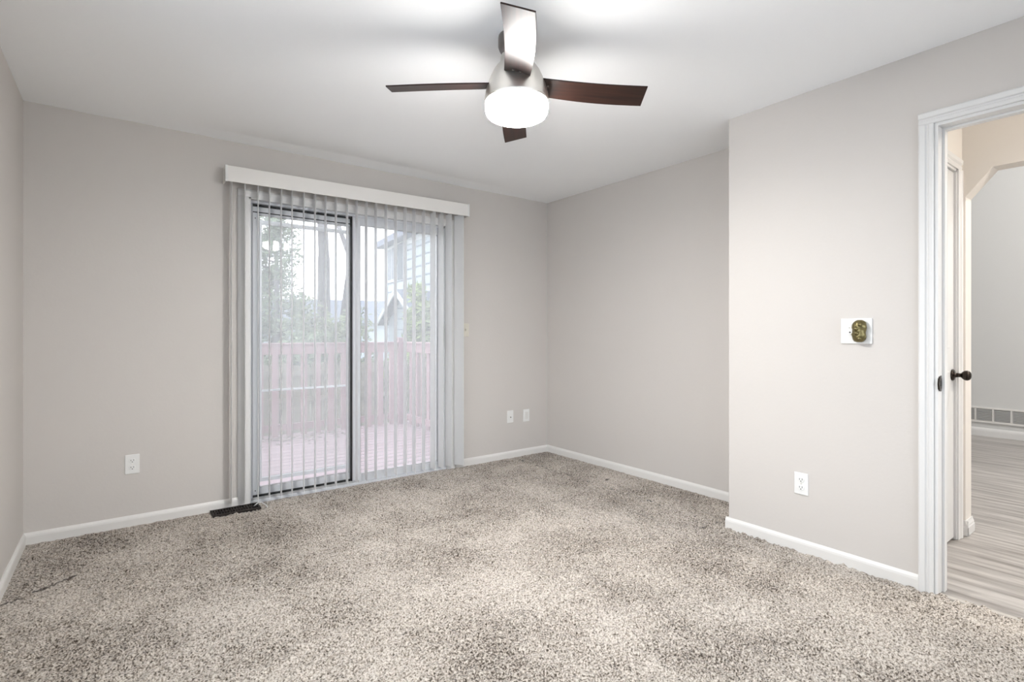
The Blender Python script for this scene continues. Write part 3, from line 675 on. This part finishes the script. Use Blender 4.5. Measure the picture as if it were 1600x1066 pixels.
MB().box(-.04, 0, -1.55, -1.10, wz0-.05, wz1+.05).build('shutter', M['shutter'], H)
MB().box(-.03, 0, -1.70, -1.57, wz0-.05, wz1+.05).build('shutter_trim', M['housetrim'], H)
# lower gabled wing
PX, PY = 5.2, 11.55
Wg = empty('garage_wing', (PX, PY, GZ), 'low gabled wing with grey roof and white rake boards in front of the neighbouring house', 'building', rz=hang*.3)
az = 2.20-GZ; hw_ = 1.25; ez = az-.78
b = MB(); b.prism([(-hw_+.2, 0), (hw_-.2, 0), (hw_-.2, ez+.1), (0, az-.08), (-hw_+.2, ez+.1)], .25, 1.6, 'x'); b.build('wall', M['siding'], Wg)
b = MB(); 
for zz in (1.2, 1.46, 1.72, 1.98, 2.24, 2.5): 
    if zz < az-.2: b.box(.235, .25, -hw_*.5, hw_*.5, zz, zz+.02)
b.build('lap_shadow_strip', M['sidingline'], Wg)  # lap shade drawn as dark strips here too
b = MB(); t_ = .07
b.prism([(-hw_, ez-.0), (0, az), (hw_, ez), (hw_, ez-t_), (0, az-t_), (-hw_, ez-t_)], 0, 1.62, 'x'); b.build('roof', M['roof'], Wg)
b = MB(); b.prism([(-hw_-.02, ez-.01), (0, az+.02), (hw_+.02, ez-.01), (hw_+.02, ez-.13), (0, az-.11), (-hw_-.02, ez-.13)], -.03, 0, 'x'); b.build('rake_board', M['housetrim'], Wg)
# far house
FH = empty('distant_house', (14.5, 31, GZ), 'distant pale house with a blue-grey roof behind the bushes, left of the tall house', 'house', rz=math.radians(-20))
b = MB(); b.box(-9, 6, 0, 7, 0, 2.6); b.build('wall', M['siding'], FH)
b = MB(); b.prism([(-.5, 2.5), (3.5, 4.15), (7.5, 2.5)], -9.4, 6.4, 'x'); b.build('roof', M['roof'], FH)

# ------------------------------------------------------------ trees
def foliage(mb, c, r, n, rnd, s0=.05, s1=.11):
    for _ in range(n):
        while True:
            p = Vector((rnd.uniform(-1, 1), rnd.uniform(-1, 1), rnd.uniform(-1, 1)))
            if p.length <= 1: break
        q = Vector((c[0]+p.x*r[0], c[1]+p.y*r[1], c[2]+p.z*r[2])); s_ = rnd.uniform(s0, s1)
        u = Vector((rnd.gauss(0, 1), rnd.gauss(0, 1), rnd.gauss(0, 1))).normalized(); v = u.orthogonal().normalized()*s_*.45; u = u*s_
        w_ = u.cross(v).normalized()*s_*.2
        mb.add([q-u, q-v+w_, q+u, q+v+w_], [(0, 1, 2, 3)])
def conifer(loc, h, r, label, mt, seed, n=26, dens=70, trunk=.09, lean=0, s=(.05, .12), group='evergreens beyond the fence', name='evergreen_tree', cat='tree'):
    rnd = random.Random(seed); e = empty(name, loc, label, cat, group)
    MB().tube((0, 0, 0), (lean, 0, h*.95), trunk, .015, n=10).build('trunk', M['bark'], e)
    mb = MB(); br = MB()
    for i in range(n):
        t = (i+.5)/n; zz = h*(.12+.86*t); rr = r*(1.05-.85*t**1.2)*rnd.uniform(.75, 1.15)
        for k in range(3):
            a = rnd.uniform(0, 2*PI); L = rr*rnd.uniform(.5, 1)
            tip = Vector((math.cos(a)*L+lean*t, math.sin(a)*L, zz+rnd.uniform(-.05, .25)*L))
            br.tube((lean*t, 0, zz), tip, .016, .005, n=5, caps=False)
            foliage(mb, (tip.x*.72+lean*t*.28, tip.y*.72, tip.z), (L*.42+.06, L*.42+.06, .14*h/4+.03), dens, rnd, *s)
    mb.build('foliage', mt, e, fix=False); br.build('branch', M['bark'], e, fix=False)
    return e
def shrub(loc, rx, rz, label, mt, seed, n=1500, s=(.04, .09), group='shrubs beyond the railing'):
    rnd = random.Random(seed); e = empty('garden_shrub', loc, label, 'shrub', group)
    mb = MB(); st = MB()
    for i in range(14):
        a = rnd.uniform(0, 2*PI); q = rnd.uniform(0, .75)*rx; t = Vector((math.cos(a)*q, math.sin(a)*q, rz*rnd.uniform(.6, 1.7)))
        st.tube((0, 0, 0), t, .02, .006, n=5, caps=False); foliage(mb, t, (rx*.42, rx*.42, rz*.35), n//14, rnd, *s)
    mb.build('foliage', mt, e, fix=False); st.build('stem', M['bark'], e, fix=False); return e
def bare_tree(loc, label, seed, forks):
    rnd = random.Random(seed); e = empty('bare_tree', loc, label, 'tree', 'bare trees beyond the fence')
    tk = MB(); br = MB()
    def grow(p, d, r, L, dep):
        q = p+d*L; (tk if dep < 1 else br).tube(p, q, r, r*.72, n=10 if dep < 2 else 5, caps=False)
        if dep >= 6: return
        for k in range(2 if dep else 0 or 2):
            nd = (d+Vector((rnd.gauss(0, .33), rnd.gauss(0, .33), rnd.gauss(.05, .2)))).normalized(); grow(q, nd, r*.66, L*rnd.uniform(.7, .92), dep+1)
        if dep > 1 and rnd.random() < .7:
            nd = (d+Vector((rnd.gauss(0, .8), rnd.gauss(0, .8), rnd.gauss(.1, .3)))).normalized(); grow(p+d*L*.5, nd, r*.35, L*.6, dep+2)
    for (dx, lx, rr, hh) in forks:
        grow(Vector((dx, 0, 0)), Vector((lx, 0, 1)).normalized(), rr, hh, 0)
    tk.build('trunk', M['bark'], e, fix=False); br.build('branch', M['bark'], e, fix=False); return e
def at(px, D, z=GZ):     # world point at pixel column px and view depth D
    xc = (px-800)/813.5*D; return (0.8*xc+0.6*D, -0.6*xc+0.8*D, z)
conifer(at(432, 11.2), 5.6, 1.05, 'loose pale evergreen tree directly behind the left part of the fence', M['leaf'], 1, n=34, dens=75, s=(.03, .075))
conifer(at(385, 12.0), 6.2, 1.3, 'tall evergreen tree at the left edge of the glass door view', M['leaf2'], 2, n=34, dens=75, s=(.03, .075))
shrub(at(508, 11.5), 1.0, 1.45, 'large olive shrub in front of the bare forked tree', M['leaf2'], 3, n=2600)
shrub(at(470, 10.6), .8, 1.05, 'bushy green shrub between the loose evergreen and the olive shrub', M['leaf'], 9, n=1700)
shrub(at(415, 10.2), .7, .75, 'low green shrub just above the left end of the railing', M['leaf2'], 10, n=1300)
bare_tree(at(506, 13.5), 'bare grey tree with thick forked trunk behind the olive shrub', 4, ((0, .0, .20, 3.9), (.20, .13, .10, 3.9)))
shrub(at(570, 11.8), .55, .75, 'small shrub at the left of the right pane above the railing', M['leaf2'], 5, n=1100)
shrub(at(596, 10.8), .50, .70, 'small shrub in front of the low gabled wing', M['leaf'], 6, n=1100)
conifer(at(652, 10.5), 2.9, .50, 'yellow-green arborvitae in front of the house wall', M['leaf3'], 7, n=22, dens=56, trunk=.05)
conifer(at(680, 10.4), 2.6, .48, 'pale green arborvitae at the right edge of the right pane', M['leaf2'], 8, n=20, dens=56, trunk=.05)
shrub(at(632, 10.6), .50, .80, 'loose shrub left of the yellow-green arborvitae', M['leaf3'], 12, n=1000)
